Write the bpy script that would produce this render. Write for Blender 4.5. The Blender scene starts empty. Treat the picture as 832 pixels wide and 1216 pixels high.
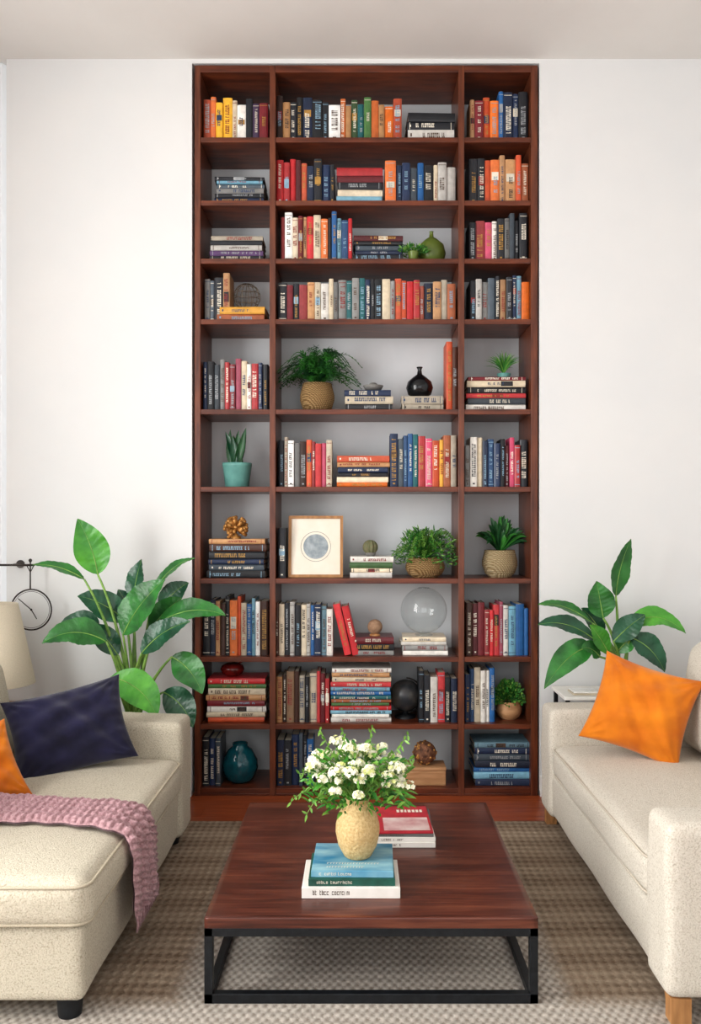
import bpy, math, random
from mathutils import Vector, Matrix
random.seed(7)
R=random.random
def U(a,b): return a+(b-a)*random.random()

# ---------------------------------------------------------------- calibration (metres)
H=1.5; F=1000.0; D=4.645; VX,VY=427,622
def W(px,py,d): return Vector(((px-VX)*d/F, d, H-(py-VY)*d/F))
def X(px,d): return (px-VX)*d/F
def Z(py,d): return H-(py-VY)*d/F

# ---------------------------------------------------------------- materials
def lin(h):
    h=h.lstrip('#'); o=[]
    for i in (0,2,4):
        c=int(h[i:i+2],16)/255
        o.append(c/12.92 if c<=.04045 else ((c+.055)/1.055)**2.4)
    return (*o,1)
def mixc(a,b,t): return tuple(a[i]*(1-t)+b[i]*t for i in range(3))+(1,)
def scalec(a,s): return tuple(min(1,a[i]*s) for i in range(3))+(1,)
CACHE={}
def mat(name,c1,c2=None,rough=.5,scale=20,bump=0,bscale=None,stretch=(1,1,1),metal=0,sheen=0,detail=4,contrast=.5,spec=.5,dist=0):
    if name in CACHE: return CACHE[name]
    m=bpy.data.materials.new(name); m.use_nodes=True; nt=m.node_tree; N=nt.nodes; L=nt.links
    b=N['Principled BSDF']; b.inputs['Roughness'].default_value=rough; b.inputs['Metallic'].default_value=metal
    b.inputs['Specular IOR Level'].default_value=spec
    if sheen: b.inputs['Sheen Weight'].default_value=sheen
    a=lin(c1) if isinstance(c1,str) else c1
    c=scalec(a,.85) if c2 is None else (lin(c2) if isinstance(c2,str) else c2)
    tc=N.new('ShaderNodeTexCoord'); mp=N.new('ShaderNodeMapping'); mp.inputs['Scale'].default_value=stretch
    L.new(tc.outputs['Object'],mp.inputs['Vector'])
    n=N.new('ShaderNodeTexNoise'); n.inputs['Scale'].default_value=scale; n.inputs['Detail'].default_value=detail; n.inputs['Distortion'].default_value=dist
    L.new(mp.outputs[0],n.inputs['Vector'])
    r=N.new('ShaderNodeValToRGB'); e=r.color_ramp.elements
    e[0].position=.5-contrast/2*.6; e[1].position=.5+contrast/2*.6; e[0].color=c; e[1].color=a
    L.new(n.outputs['Fac'],r.inputs['Fac']); L.new(r.outputs['Color'],b.inputs['Base Color'])
    if bump:
        n2=N.new('ShaderNodeTexNoise'); n2.inputs['Scale'].default_value=bscale or scale*3; n2.inputs['Detail'].default_value=3
        L.new(mp.outputs[0],n2.inputs['Vector'])
        bp=N.new('ShaderNodeBump'); bp.inputs['Strength'].default_value=bump; bp.inputs['Distance'].default_value=.01
        L.new(n2.outputs['Fac'],bp.inputs['Height']); L.new(bp.outputs['Normal'],b.inputs['Normal'])
    CACHE[name]=m; return m
def walnut(name,c1,c2,c3):
    # broad flowing figure plus fine pores, grain along X
    m=bpy.data.materials.new(name); m.use_nodes=True; nt=m.node_tree; N=nt.nodes; L=nt.links
    b=N['Principled BSDF']; b.inputs['Roughness'].default_value=.3
    tc=N.new('ShaderNodeTexCoord'); outs=[]
    for st,sc,de,di in (((.5,3.2,3.2),3.2,4,.8),((.8,16,16),6,8,.2)):
        mp=N.new('ShaderNodeMapping'); mp.inputs['Scale'].default_value=st; L.new(tc.outputs['Object'],mp.inputs['Vector'])
        n=N.new('ShaderNodeTexNoise'); n.inputs['Scale'].default_value=sc; n.inputs['Detail'].default_value=de; n.inputs['Distortion'].default_value=di
        L.new(mp.outputs[0],n.inputs['Vector']); outs.append(n.outputs['Fac'])
    a=N.new('ShaderNodeMix'); a.data_type='FLOAT'; a.inputs[0].default_value=.45; L.new(outs[0],a.inputs[2]); L.new(outs[1],a.inputs[3])
    r=N.new('ShaderNodeValToRGB'); e=r.color_ramp.elements; e[0].position=.34; e[1].position=.64; e[0].color=lin(c3); e[1].color=lin(c1); k=e.new(.49); k.color=lin(c2)
    L.new(a.outputs[0],r.inputs[0]); L.new(r.outputs[0],b.inputs['Base Color']); return m
def weave(name,c1,c2,s=120,rough=.8,bump=.5):
    if name in CACHE: return CACHE[name]
    m=bpy.data.materials.new(name); m.use_nodes=True; nt=m.node_tree; N=nt.nodes; L=nt.links
    b=N['Principled BSDF']; b.inputs['Roughness'].default_value=rough; b.inputs['Specular IOR Level'].default_value=.2
    tc=N.new('ShaderNodeTexCoord')
    w1=N.new('ShaderNodeTexWave'); w1.wave_type='BANDS'; w1.bands_direction='Z'; w1.inputs['Scale'].default_value=s; w1.inputs['Distortion'].default_value=1.5
    w2=N.new('ShaderNodeTexWave'); w2.wave_type='BANDS'; w2.bands_direction='DIAGONAL'; w2.inputs['Scale'].default_value=s; w2.inputs['Distortion'].default_value=1.5
    mx=N.new('ShaderNodeMath'); mx.operation='MULTIPLY'
    for w in (w1,w2): L.new(tc.outputs['Object'],w.inputs['Vector'])
    L.new(w1.outputs['Fac'],mx.inputs[0]); L.new(w2.outputs['Fac'],mx.inputs[1])
    r=N.new('ShaderNodeValToRGB'); r.color_ramp.elements[0].color=lin(c2); r.color_ramp.elements[1].color=lin(c1); r.color_ramp.elements[1].position=.5
    L.new(mx.outputs[0],r.inputs['Fac']); L.new(r.outputs[0],b.inputs['Base Color'])
    bp=N.new('ShaderNodeBump'); bp.inputs['Strength'].default_value=bump; bp.inputs['Distance'].default_value=.006
    L.new(mx.outputs[0],bp.inputs['Height']); L.new(bp.outputs[0],b.inputs['Normal'])
    CACHE[name]=m; return m
def fabric(name,c1,c2,c3):
    m=bpy.data.materials.new(name); m.use_nodes=True; nt=m.node_tree; N=nt.nodes; L=nt.links
    b=N['Principled BSDF']; b.inputs['Roughness'].default_value=.97; b.inputs['Specular IOR Level'].default_value=.1; b.inputs['Sheen Weight'].default_value=.1
    tc=N.new('ShaderNodeTexCoord'); v=N.new('ShaderNodeTexVoronoi'); v.inputs['Scale'].default_value=230
    n=N.new('ShaderNodeTexNoise'); n.inputs['Scale'].default_value=190; n.inputs['Detail'].default_value=4; n.inputs['Roughness'].default_value=.7
    for q in (v,n): L.new(tc.outputs['Object'],q.inputs['Vector'])
    a=N.new('ShaderNodeMath'); a.operation='MULTIPLY_ADD'; L.new(v.outputs['Distance'],a.inputs[0]); a.inputs[1].default_value=-.3; L.new(n.outputs['Fac'],a.inputs[2])
    r=N.new('ShaderNodeValToRGB'); e=r.color_ramp.elements; e[0].position=.15; e[1].position=.55; e[0].color=lin(c3); e[1].color=lin(c1)
    k=e.new(.34); k.color=lin(c2)
    L.new(a.outputs[0],r.inputs[0]); L.new(r.outputs[0],b.inputs['Base Color'])
    bp=N.new('ShaderNodeBump'); bp.inputs['Strength'].default_value=.6; bp.inputs['Distance'].default_value=.006; L.new(a.outputs[0],bp.inputs['Height']); L.new(bp.outputs[0],b.inputs['Normal'])
    return m

wall_m=mat('wall_paint','#e0e0df','#dcdddd',rough=.9,scale=2,bump=.04,bscale=250,spec=.1)
niche_m=mat('niche_paint','#dcdfe1','#d4d8db',rough=.9,scale=3,spec=.1)
ceil_m=mat('ceiling_paint','#e3e0dc','#dedbd7',rough=.95,scale=2,spec=.1)
trim_m=mat('trim_paint','#f0efec','#ebeae8',rough=.5,scale=3)
shelf_m=mat('mahogany','#783c22','#421c11',rough=.34,scale=5,stretch=(1,6,9),contrast=.75,bump=.05,detail=8)
shelfv_m=mat('mahogany_v','#7a4025','#472014',rough=.34,scale=8,stretch=(7,5,.7),contrast=.75,bump=.05,detail=8)
table_m=walnut('walnut','#75422f','#56291d','#351811')
black_m=mat('black_metal','#1d2126','#14171b',rough=.42,scale=40,metal=.3)
floor_m=mat('floor_wood','#b05a2e','#85391b',rough=.35,scale=5,stretch=(1,9,1),contrast=.9)
sofaL_m=fabric('linen_warm','#d3ccbc','#c6beac','#a89f8b')
sofaR_m=fabric('linen_light','#e0dace','#d6cfc2','#bcb3a4')
welt_m=mat('welt','#c6bdaa','#b0a692',rough=.95,scale=300,spec=.1)
navy_m=mat('navy_velvet','#222140','#14132a',rough=.85,scale=9,bump=.2,bscale=20,sheen=.3,spec=.2)
orange_m=mat('orange_velvet','#e08418','#bd5f0a',rough=.75,scale=7,bump=.35,bscale=16,sheen=.25,spec=.2,contrast=.8)
throw_m=mat('mauve_wool','#c09da1','#9c777d',rough=.95,scale=120,bump=.4,bscale=300,sheen=.2,spec=.1)
oak_m=mat('oak','#b98856','#9a6c40',rough=.5,scale=8,stretch=(5,5,1))
leaf_m=mat('leaf_green','#3a8838','#174a20',rough=.34,scale=11,contrast=.8,bump=.15,bscale=60)
leafd_m=mat('leaf_dark','#256040','#0f3823',rough=.3,scale=11,contrast=.8,bump=.15,bscale=60)
leafl_m=mat('leaf_light','#5dac38','#2a7426',rough=.36,scale=11,contrast=.8,bump=.15,bscale=60)
stem_m=mat('stem_green','#8fb45a','#648c3e',rough=.45,scale=20)
fern_m=mat('fern_green','#3d8a30','#1f5a1c',rough=.5,scale=30,contrast=.9)
fern2_m=mat('fern_bright','#86b24c','#4a8432',rough=.5,scale=30,contrast=.9)
ferndk_m=mat('fern_dark','#2a6034','#143c20',rough=.4,scale=30,contrast=.9)
soil_m=mat('soil','#3a2a1e','#22170f',rough=.95,scale=60,bump=.6)
basket_m=weave('basket_weave','#c2a274','#6d5230',40,bump=.8)
basket2_m=weave('basket_pale','#cbb996','#84714f',40,bump=.8)
tealpot_m=mat('teal_ceramic','#6fa8a0','#5f968f',rough=.4,scale=15)
tealglass_m=mat('teal_glaze','#12606a','#0a3a48',rough=.12,scale=25,contrast=.9)
blackcer_m=mat('black_ceramic','#101418','#0a0c10',rough=.18,scale=15)
greencer_m=mat('olive_ceramic','#6e7f3a','#566828',rough=.35,scale=15,contrast=.8)
vase_m=mat('sand_ceramic','#dfc693','#bd9b62',rough=.6,scale=110,bump=.5,bscale=130,contrast=.8)
gold_m=mat('gold_coral','#d8a05a','#8a5c28',rough=.4,scale=30,metal=.3)
petal_m=mat('petal_cream','#f6f4e2','#eaeacb',rough=.6,scale=60)
petal2_m=mat('petal_yellow','#dfe0a4','#c2cc78',rough=.6,scale=60)
page_m=mat('pages','#e8e0cf','#d6ccb6',rough=.9,scale=300,contrast=1)
white_m=mat('paper_white','#f0eee8','#e8e6e0',rough=.7,scale=20)
shade_m=mat('lamp_linen','#d8cdb8','#cabfaa',rough=.9,scale=200,contrast=.9,bump=.2)
grey_m=mat('stone_grey','#8c8a86','#5a5856',rough=.7,scale=18,contrast=.8)
wire_m=mat('dark_wire','#4a4440','#2c2826',rough=.4,scale=20,metal=.7)
wireb_m=mat('bronze_wire','#8a7a66','#5c4e40',rough=.4,scale=20,metal=.6)
redbowl_m=mat('red_lacquer','#7c1f1c','#4c100f',rough=.25,scale=20)
tanball_m=mat('tan_ball','#b8977a','#8d6c52',rough=.7,scale=60,bump=.6,contrast=.9)
globe_m=mat('dark_globe','#2b2e33','#55504a',rough=.35,scale=14,contrast=.5)
boxwood_m=mat('pale_wood_box','#c79a70','#b08258',rough=.6,scale=8,stretch=(1,6,6))

def glass():
    m=bpy.data.materials.new('clear_glass'); m.use_nodes=True; nt=m.node_tree; N=nt.nodes; L=nt.links
    N.remove(N['Principled BSDF']); t=N.new('ShaderNodeBsdfTransparent'); t.inputs[0].default_value=(.95,.965,.965,1)
    g=N.new('ShaderNodeBsdfGlossy'); g.inputs['Roughness'].default_value=.03
    lw=N.new('ShaderNodeLayerWeight'); lw.inputs[0].default_value=.5
    p=N.new('ShaderNodeMath'); p.operation='POWER'; L.new(lw.outputs['Facing'],p.inputs[0]); p.inputs[1].default_value=4
    q=N.new('ShaderNodeMath'); q.operation='MULTIPLY_ADD'; L.new(p.outputs[0],q.inputs[0]); q.inputs[1].default_value=.6; q.inputs[2].default_value=.05
    mx=N.new('ShaderNodeMixShader')
    L.new(q.outputs[0],mx.inputs[0]); L.new(t.outputs[0],mx.inputs[1]); L.new(g.outputs[0],mx.inputs[2]); L.new(mx.outputs[0],N['Material Output'].inputs['Surface']); return m
glass_m=glass()
def sheer():
    m=bpy.data.materials.new('sheer_fabric'); m.use_nodes=True; nt=m.node_tree; N=nt.nodes; L=nt.links
    N.remove(N['Principled BSDF']); a=N.new('ShaderNodeBsdfTranslucent'); a.inputs[0].default_value=(.95,.95,.95,1); b=N.new('ShaderNodeBsdfDiffuse'); b.inputs[0].default_value=(.92,.92,.92,1)
    mx=N.new('ShaderNodeMixShader'); mx.inputs[0].default_value=.4; L.new(a.outputs[0],mx.inputs[1]); L.new(b.outputs[0],mx.inputs[2]); L.new(mx.outputs[0],N['Material Output'].inputs['Surface']); return m

PAL=dict(k='22252c',n='1f3050',b='1d5f9c',c='78afc6',t='1c6468',g='47703c',o='e0701c',y='f0ae22',r='c62a30',m='741c26',
 p='d24a70',w='ece8e0',e='dccdb2',a='b88a5c',d='4c2c20',s='8c8c8a',v='5c3c6c',l='48545f',u='c9522a')
def bookmat(ch):
    i=random.randint(0,4); nm='cover_%s_%d'%(ch,i)
    c=lin(PAL[ch]); c=scalec(c,(.65,.85,1,1.15,1.3)[i])
    g=sum(c[:3])/3; c=mixc(c,(g,g,g,1),(.25,.1,0,.12,.05)[i])
    return mat(nm,c,scalec(c,.8),rough=(.6,.4,.5,.65,.35)[i],scale=30)
TXTS_L=[mat('foil_light','#d9d2c2','#c8c0ae',rough=.5,scale=40),mat('foil_gold','#b98f48','#a07834',rough=.4,scale=40),mat('foil_silver','#a9adb0','#8f9396',rough=.4,scale=40),mat('foil_blue','#8fb0c4','#7a9cb2',rough=.4,scale=40),mat('foil_cream','#efe9da','#e0d8c6',rough=.5,scale=40)]
TXTS_D=[mat('ink_dark','#26262a','#1c1c20',rough=.6,scale=40),mat('ink_red','#8e2a26','#7a201e',rough=.6,scale=40),mat('ink_blue','#2a4468','#203656',rough=.6,scale=40),mat('ink_brown','#5a4434','#4a3626',rough=.6,scale=40)]
TXTL=TXTS_L[4]; TXTD=TXTS_D[0]

# ---------------------------------------------------------------- mesh builder
class MB:
    def __init__(s): s.v=[]; s.f=[]; s.mi=[]; s.sm=[]; s.mats=[]
    def m(s,mt):
        if mt not in s.mats: s.mats.append(mt)
        return s.mats.index(mt)
    def add(s,vs,fs,mt,smooth=False,M=None):
        o=len(s.v); k=s.m(mt)
        for v in vs:
            v=Vector(v)
            if M is not None: v=M@v
            s.v.append(v[:])
        for f in fs: s.f.append([i+o for i in f]); s.mi.append(k); s.sm.append(smooth)
    def box(s,x0,x1,y0,y1,z0,z1,mt,M=None):
        vs=[(x,y,z) for z in (z0,z1) for y in (y0,y1) for x in (x0,x1)]
        s.add(vs,[(0,2,3,1),(4,5,7,6),(0,1,5,4),(2,6,7,3),(0,4,6,2),(1,3,7,5)],mt,False,M)
    def bbox(s,x0,x1,y0,y1,z0,z1,mt,r=.003,M=None): s.rbox(x0,x1,y0,y1,z0,z1,r,mt,n=6,M=M,ex=3.0)
    def rbox(s,x0,x1,y0,y1,z0,z1,r,mt,n=14,crown=0,puff=0,M=None,ex=1.8,wob=0):
        h=Vector(((x1-x0)/2,(y1-y0)/2,(z1-z0)/2)); c=Vector(((x1+x0)/2,(y1+y0)/2,(z1+z0)/2))
        d={}; vs=[]; fs=[]
        def vid(u,v,w):
            k=(round(u,5),round(v,5),round(w,5))
            if k in d: return d[k]
            g=[math.copysign(1-(1-abs(t))**ex,t) for t in k]
            p=Vector((g[0]*h.x,g[1]*h.y,g[2]*h.z))
            q=Vector([max(-(h[i]-r),min(h[i]-r,p[i])) for i in range(3)])
            dd=p-q
            if dd.length>1e-9: dd.normalize()
            p2=q+dd*r
            p2.z+=crown*(1-g[0]**2)*(1-g[1]**2)*max(0,g[2])
            if wob: p2.z+=wob*max(0,g[2])*(math.sin(9*p.x+4*p.y)+math.sin(7*p.y-5*p.x+1)); p2.x+=wob*g[0]*math.sin(11*p.y+2*p.z*9)
            if puff:
                p2.x+=puff*g[0]*(1-g[1]**2)*(1-g[2]**2); p2.y+=puff*g[1]*(1-g[0]**2)*(1-g[2]**2)
            d[k]=len(vs); vs.append(p2+c); return d[k]
        T=[-1+2*i/n for i in range(n+1)]
        for ax in range(3):
            for sg in (-1,1):
                for i in range(n):
                    for j in range(n):
                        q=[]
                        for a,b in ((T[i],T[j]),(T[i+1],T[j]),(T[i+1],T[j+1]),(T[i],T[j+1])):
                            p=[0,0,0]; p[ax]=sg; p[(ax+1)%3]=a; p[(ax+2)%3]=b; q.append(vid(*p))
                        if sg<0: q.reverse()
                        fs.append(q)
        s.add(vs,fs,mt,True,M)
    def lathe(s,prof,c,mt,seg=32,M=None,cap=True):
        vs=[];fs=[]
        for r,z in prof:
            for i in range(seg):
                a=2*math.pi*i/seg; vs.append((c[0]+r*math.cos(a),c[1]+r*math.sin(a),c[2]+z))
        for k in range(len(prof)-1):
            for i in range(seg):
                j=(i+1)%seg; fs.append((k*seg+i,k*seg+j,(k+1)*seg+j,(k+1)*seg+i))
        s.add(vs,fs,mt,True,M)
        if cap:
            n=len(prof)
            s.add(vs[:seg],[tuple(range(seg))[::-1]],mt,False,M); s.add(vs[-seg:],[tuple(range(seg))],mt,False,M)
    def sphere(s,c,r,mt,seg=24,sx=1,sy=1,sz=1,M=None):
        n=seg//2; prof=[(r*math.sin(math.pi*i/n)+1e-5,-r*math.cos(math.pi*i/n)*sz) for i in range(n+1)]
        s.lathe(prof,c,mt,seg,M,cap=False)
    def tube(s,path,r,mt,seg=8,closed=False):
        P=[Vector(p) for p in path]; n=len(P); vs=[]; fs=[]
        rr=r if isinstance(r,(list,tuple)) else [r]*n
        prev=None
        for i,p in enumerate(P):
            if closed: t=P[(i+1)%n]-P[i-1]
            else: t=P[min(i+1,n-1)]-P[max(i-1,0)]
            t.normalize()
            if prev is None:
                a=Vector((0,0,1)) if abs(t.z)<.9 else Vector((1,0,0)); prev=t.cross(a).normalized()
            sd=(prev-t*prev.dot(t)).normalized(); prev=sd; up=t.cross(sd)
            for k in range(seg):
                a=2*math.pi*k/seg; vs.append(p+sd*math.cos(a)*rr[i]+up*math.sin(a)*rr[i])
        m=n if closed else n-1
        for i in range(m):
            for k in range(seg):
                l=(k+1)%seg; j=(i+1)%n; fs.append((i*seg+k,i*seg+l,j*seg+l,j*seg+k))
        if not closed: fs.append(tuple(range(seg))[::-1]); fs.append(tuple((n-1)*seg+k for k in range(seg)))
        s.add(vs,fs,mt,True)
    def leaf(s,P1,P2,w,bend,nrm,mt,fold=.25,segs=10,rib=None,wave=0,shp=.8,veins=False):
        P1=Vector(P1);P2=Vector(P2);C=(P1+P2)/2+Vector(bend); nrm=Vector(nrm).normalized(); vs=[];fs=[];mid=[];fr=[]
        K=(-1,-.75,-.5,-.25,0,.25,.5,.75,1) if veins else ((-1,-.5,0,.5,1) if segs>4 else (-1,0,1)); nk=len(K); ph=R()*6
        for i in range(segs+1):
            t=i/segs; p=P1*(1-t)**2+C*2*t*(1-t)+P2*t*t; tg=((C-P1)*(1-t)+(P2-C)*t)
            if tg.length<1e-6: tg=P2-P1
            tg.normalize(); sd=tg.cross(nrm)
            if sd.length<1e-3: sd=tg.cross(Vector((1,.1,0)))
            sd.normalize(); nn=sd.cross(tg)
            hw=w/2*(math.sin(math.pi*min(1,max(0,t))**shp)**.85 if 0<t<1 else .02)
            for k in K:
                rp=(.018*w*math.sin((i-abs(k)*3)*2.1)*(abs(k)>.1)) if veins else 0
                vs.append(p+sd*hw*k+nn*(fold*hw*abs(k)**1.5+wave*hw*math.sin(t*14+ph+k*2)*abs(k)+rp))
            mid.append(p+nn*.0005)
        for i in range(segs):
            for k in range(nk-1): a=i*nk+k; fs.append((a,a+1,a+nk+1,a+nk))
        s.add(vs,fs,mt,True)
        if rib: s.tube(mid,[max(.0006,.0034*(1-i/segs)) for i in range(segs+1)],rib,6)
    def build(s,name,parent=None,bevel=0):
        me=bpy.data.meshes.new(name); me.from_pydata(s.v,[],s.f)
        for m in s.mats: me.materials.append(m)
        me.polygons.foreach_set('material_index',s.mi); me.polygons.foreach_set('use_smooth',s.sm); me.update()
        o=bpy.data.objects.new(name,me); bpy.context.collection.objects.link(o)
        if bevel:
            b=o.modifiers.new('bevel','BEVEL'); b.width=bevel; b.segments=2; b.limit_method='ANGLE'
        if parent: o.parent=parent
        return o
def bez(P0,C,P1,n=12):
    P0=Vector(P0);C=Vector(C);P1=Vector(P1)
    return [P0*(1-t)**2+C*2*t*(1-t)+P1*t*t for t in [i/n for i in range(n+1)]]

# ---------------------------------------------------------------- room shell
XL,XR,YB=-2.6,2.6,-2.4; CZ=4.064
NX0,NX1,NZ=-.925,.990,4.040; ND=.36
mb=MB()
mb.box(-1.948,NX0,D,D+.5,0,CZ,wall_m); mb.box(NX1,XR+.1,D,D+.5,0,CZ,wall_m)
mb.box(NX0,NX1,D,D+.5,NZ,CZ,wall_m); mb.box(NX0,NX1,D+ND,D+.5,0,NZ,niche_m)
mb.box(XL-.1,-2.52,D,D+.5,0,CZ,wall_m); mb.box(-2.52,-1.948,D,D+.5,0,.06,wall_m)
mb.build('wall_back')
mb=MB(); mb.box(-2.52,-2.48,D+.2,D+.25,.06,CZ,trim_m); mb.box(-1.99,-1.95,D+.2,D+.25,.06,CZ,trim_m); mb.box(-2.48,-1.99,D+.2,D+.25,1.4,1.44,trim_m); mb.box(-2.48,-1.99,D+.2,D+.25,.06,.11,trim_m)
mb.build('window_1')
mb=MB(); n=80; vs=[]
for z in (.08,CZ-.01):
    for i in range(n+1): vs.append((-2.515+.562*i/n,D+.035+.014*math.sin(i*.9),z))
mb.add(vs,[(i,i+1,n+2+i,n+1+i) for i in range(n)],sheer(),True); mb.build('sheer_curtain')
mb=MB() # left wall with two windows
for a,b in ((YB-.1,-1.6),(.2,.7),(2.7,D+.5)): mb.box(XL-.15,XL,a,b,0,CZ,wall_m)
for a,b in ((-1.6,.2),(.7,2.7)):
    mb.box(XL-.15,XL,a,b,0,.5,wall_m); mb.box(XL-.15,XL,a,b,3.6,CZ,wall_m)
mb.build('wall_left')
for i,(a,b) in enumerate(((-1.6,.2),(.7,2.7))):
    mb=MB(); x0,x1=XL-.1,XL-.05
    mb.box(x0,x1,a,b,.5,.56,trim_m); mb.box(x0,x1,a,b,3.54,3.6,trim_m); mb.box(x0,x1,a,a+.06,.56,3.54,trim_m); mb.box(x0,x1,b-.06,b,.56,3.54,trim_m)
    mb.box(x0,x1,(a+b)/2-.02,(a+b)/2+.02,.56,3.54,trim_m); mb.box(x0,x1,a,b,2.3,2.34,trim_m)
    mb.build('window_%d'%(i+2))
mb=MB(); mb.box(XR,XR+.15,YB-.1,D+.5,0,CZ,wall_m); mb.build('wall_right')
mb=MB()
mb.box(XL,-1.9,YB-.15,YB,0,CZ,wall_m); mb.box(1.9,XR,YB-.15,YB,0,CZ,wall_m); mb.box(-1.9,1.9,YB-.15,YB,3.5,CZ,wall_m); mb.box(-1.9,1.9,YB-.15,YB,0,.4,wall_m)
mb.build('wall_front')
mb=MB()
for x in (-1.9,-.66,.62,1.86): mb.box(x,x+.04,YB-.1,YB-.05,.4,3.5,trim_m)
for z in (.4,2.4,3.46): mb.box(-1.9,1.9,YB-.1,YB-.05,z,z+.04,trim_m)
mb.build('window_4')
mb=MB(); mb.box(XL-.15,XR+.15,YB-.15,D+.5,CZ,CZ+.1,ceil_m); mb.build('ceiling')
mb=MB(); mb.box(XL-.15,XR+.15,YB-.15,D+.5,-.1,-.002,floor_m)
y=YB
while y<D+.36:
    x=XL-U(0,1)
    while x<XR:
        x2=x+U(.9,1.6)
        if x2>XL+.01: mb.box(max(x,XL)+.001,min(x2,XR)-.001,y+.001,min(y+.12,D+.36)-.001,-.01,0,floor_m)
        x=x2
    y+=.12
mb.build('floor')
mb=MB(); mb.box(-1.948,NX0,D-.015,D,0,.11,trim_m); mb.box(-1.948,NX0,D-.02,D,0,.03,trim_m); mb.build('baseboard_left')
mb=MB(); mb.box(NX1,XR,D-.015,D,0,.11,trim_m); mb.box(NX1,XR,D-.02,D,0,.03,trim_m); mb.build('baseboard_right')

# ---------------------------------------------------------------- bookcase
SH=[163,238,307,379,486,578,687,780,860,936]
sz=[Z(y,D) for y in SH]; TH=.028
bx=[X(p,D) for p in (231,238,320,327,544,551,630,638)]
y0,y1=D-.004,D+ND-.004
mb=MB(); top=Z(78,D)
for a,b in ((0,1),(2,3),(4,5),(6,7)): mb.box(bx[a],bx[b],y0,y1,0,top,shelfv_m)
for a,b in ((1,2),(3,4),(5,6)):
    for k,z in enumerate(sz):
        mb.box(bx[a],bx[b],y0+.004,y1,z-TH,z,shelf_m)
    mb.box(bx[a],bx[b],y0,y1,top-.038,top,shelf_m)
    mb.box(bx[a],bx[b],y0+.002,y0+.02,0,sz[-1]-TH,shelf_m)
mb.build('bookcase',bevel=.002)

# ---------------------------------------------------------------- books
def book(mb,M,w,h,dp,ch,horiz=False):
    cm=bookmat(ch); c=min(.003,w*.15)
    P=[(0,dp),(0,.005),(.2*w,.0012),(.5*w,0),(.8*w,.0012),(w,.005),(w,dp),(w-c,dp),(w-c,.009),(c,.009),(c,dp)]
    n=len(P); vs=[(x,y,0) for x,y in P]+[(x,y,h) for x,y in P]
    fs=[tuple(range(n))[::-1],tuple(range(n,2*n))]+[(i,(i+1)%n,n+(i+1)%n,n+i) for i in range(n)]
    mb.add(vs,fs,cm,False,M)
    mb.box(c,w-c,.009,dp-.004,.003,h-.003,page_m,M)
    tm=random.choice(TXTS_D) if ch in 'weycas' else random.choice(TXTS_L)
    y=-.0008
    def q(x0,x1,z0,z1,m=tm,yy=y): mb.add([(x0,yy,z0),(x1,yy,z0),(x1,yy,z1),(x0,yy,z1)],[(0,1,2,3)],m,False,M)
    st=R()
    if st<.14: return
    if st>.86: # label block
        a=U(.35,.6)*h; b=a+U(.12,.22)*h; q(.12*w,.88*w,a,b,random.choice(TXTS_L+TXTS_D),-.0004)
    cw=U(.16,.30); cx=U(.42,.58); z=h*U(.1,.4); ze=h*U(.6,.9)
    while z<ze:
        if R()<.86:
            gl=U(.0022,.0042); k=R()
            q((cx-cw)*w,(cx+cw)*w,z,z+gl)
            if k<.6: q((cx-cw)*w,(cx-cw*.4)*w,z+gl,z+gl+.0028)
            if k>.35: q((cx+cw*.4)*w,(cx+cw)*w,z+gl,z+gl+.0028)
            z+=gl+.0028+U(.0012,.003)
        else: z+=U(.006,.014)
    if R()<.35:
        for zz in (h*.05,h*.93): q(w*.06,w*.94,zz,zz+.003,yy=-.0001)
    if R()<.4: q(w*.35,w*.65,h*.03+.006,h*.03+.014)
YF=D+.035
def upright(x0,x1,yt,cols,k,lean=None):
    mb=MB(); a,b=X(x0,YF),X(x1,YF); ws=[U(.6,1.4) for _ in cols]; t=sum(ws); x=a
    for ch,w in zip(cols,ws):
        w=w/t*(b-a); hh=Z(yt+U(-4,7),YF)-sz[k]; yy=YF+U(0,.018)
        M=Matrix.Translation((x+.0006,yy,sz[k]+.0005)); book(mb,M,w-.0012,hh,U(.15,.19),ch); x+=w
    mb.build('row_of_books')
def stack(x0,x1,yt,cols,k,yf=YF,zb=None,dp=.2,name='book_stack',jit=.016):
    mb=MB(); a,b=X(x0,yf),X(x1,yf); zb=sz[k]+.0005 if zb is None else zb; zt=Z(yt,yf); ws=[U(.75,1.3) for _ in cols]; t=sum(ws); z=zt; hgt=zt-zb
    for ch,w in zip(cols,ws):
        w=w/t*hgt; da,db=U(0,jit),U(0,jit)
        rot=Matrix.Rotation(U(-.03,.03),4,'Z')
        M=Matrix.Translation((a+da,yf+U(0,.01),z-.0004))@rot@Matrix.Rotation(math.pi/2,4,'Y')
        book(mb,M,w-.0008,b-a-da-db,dp,ch,True); z-=w
    mb.build(name); return zt
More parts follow.
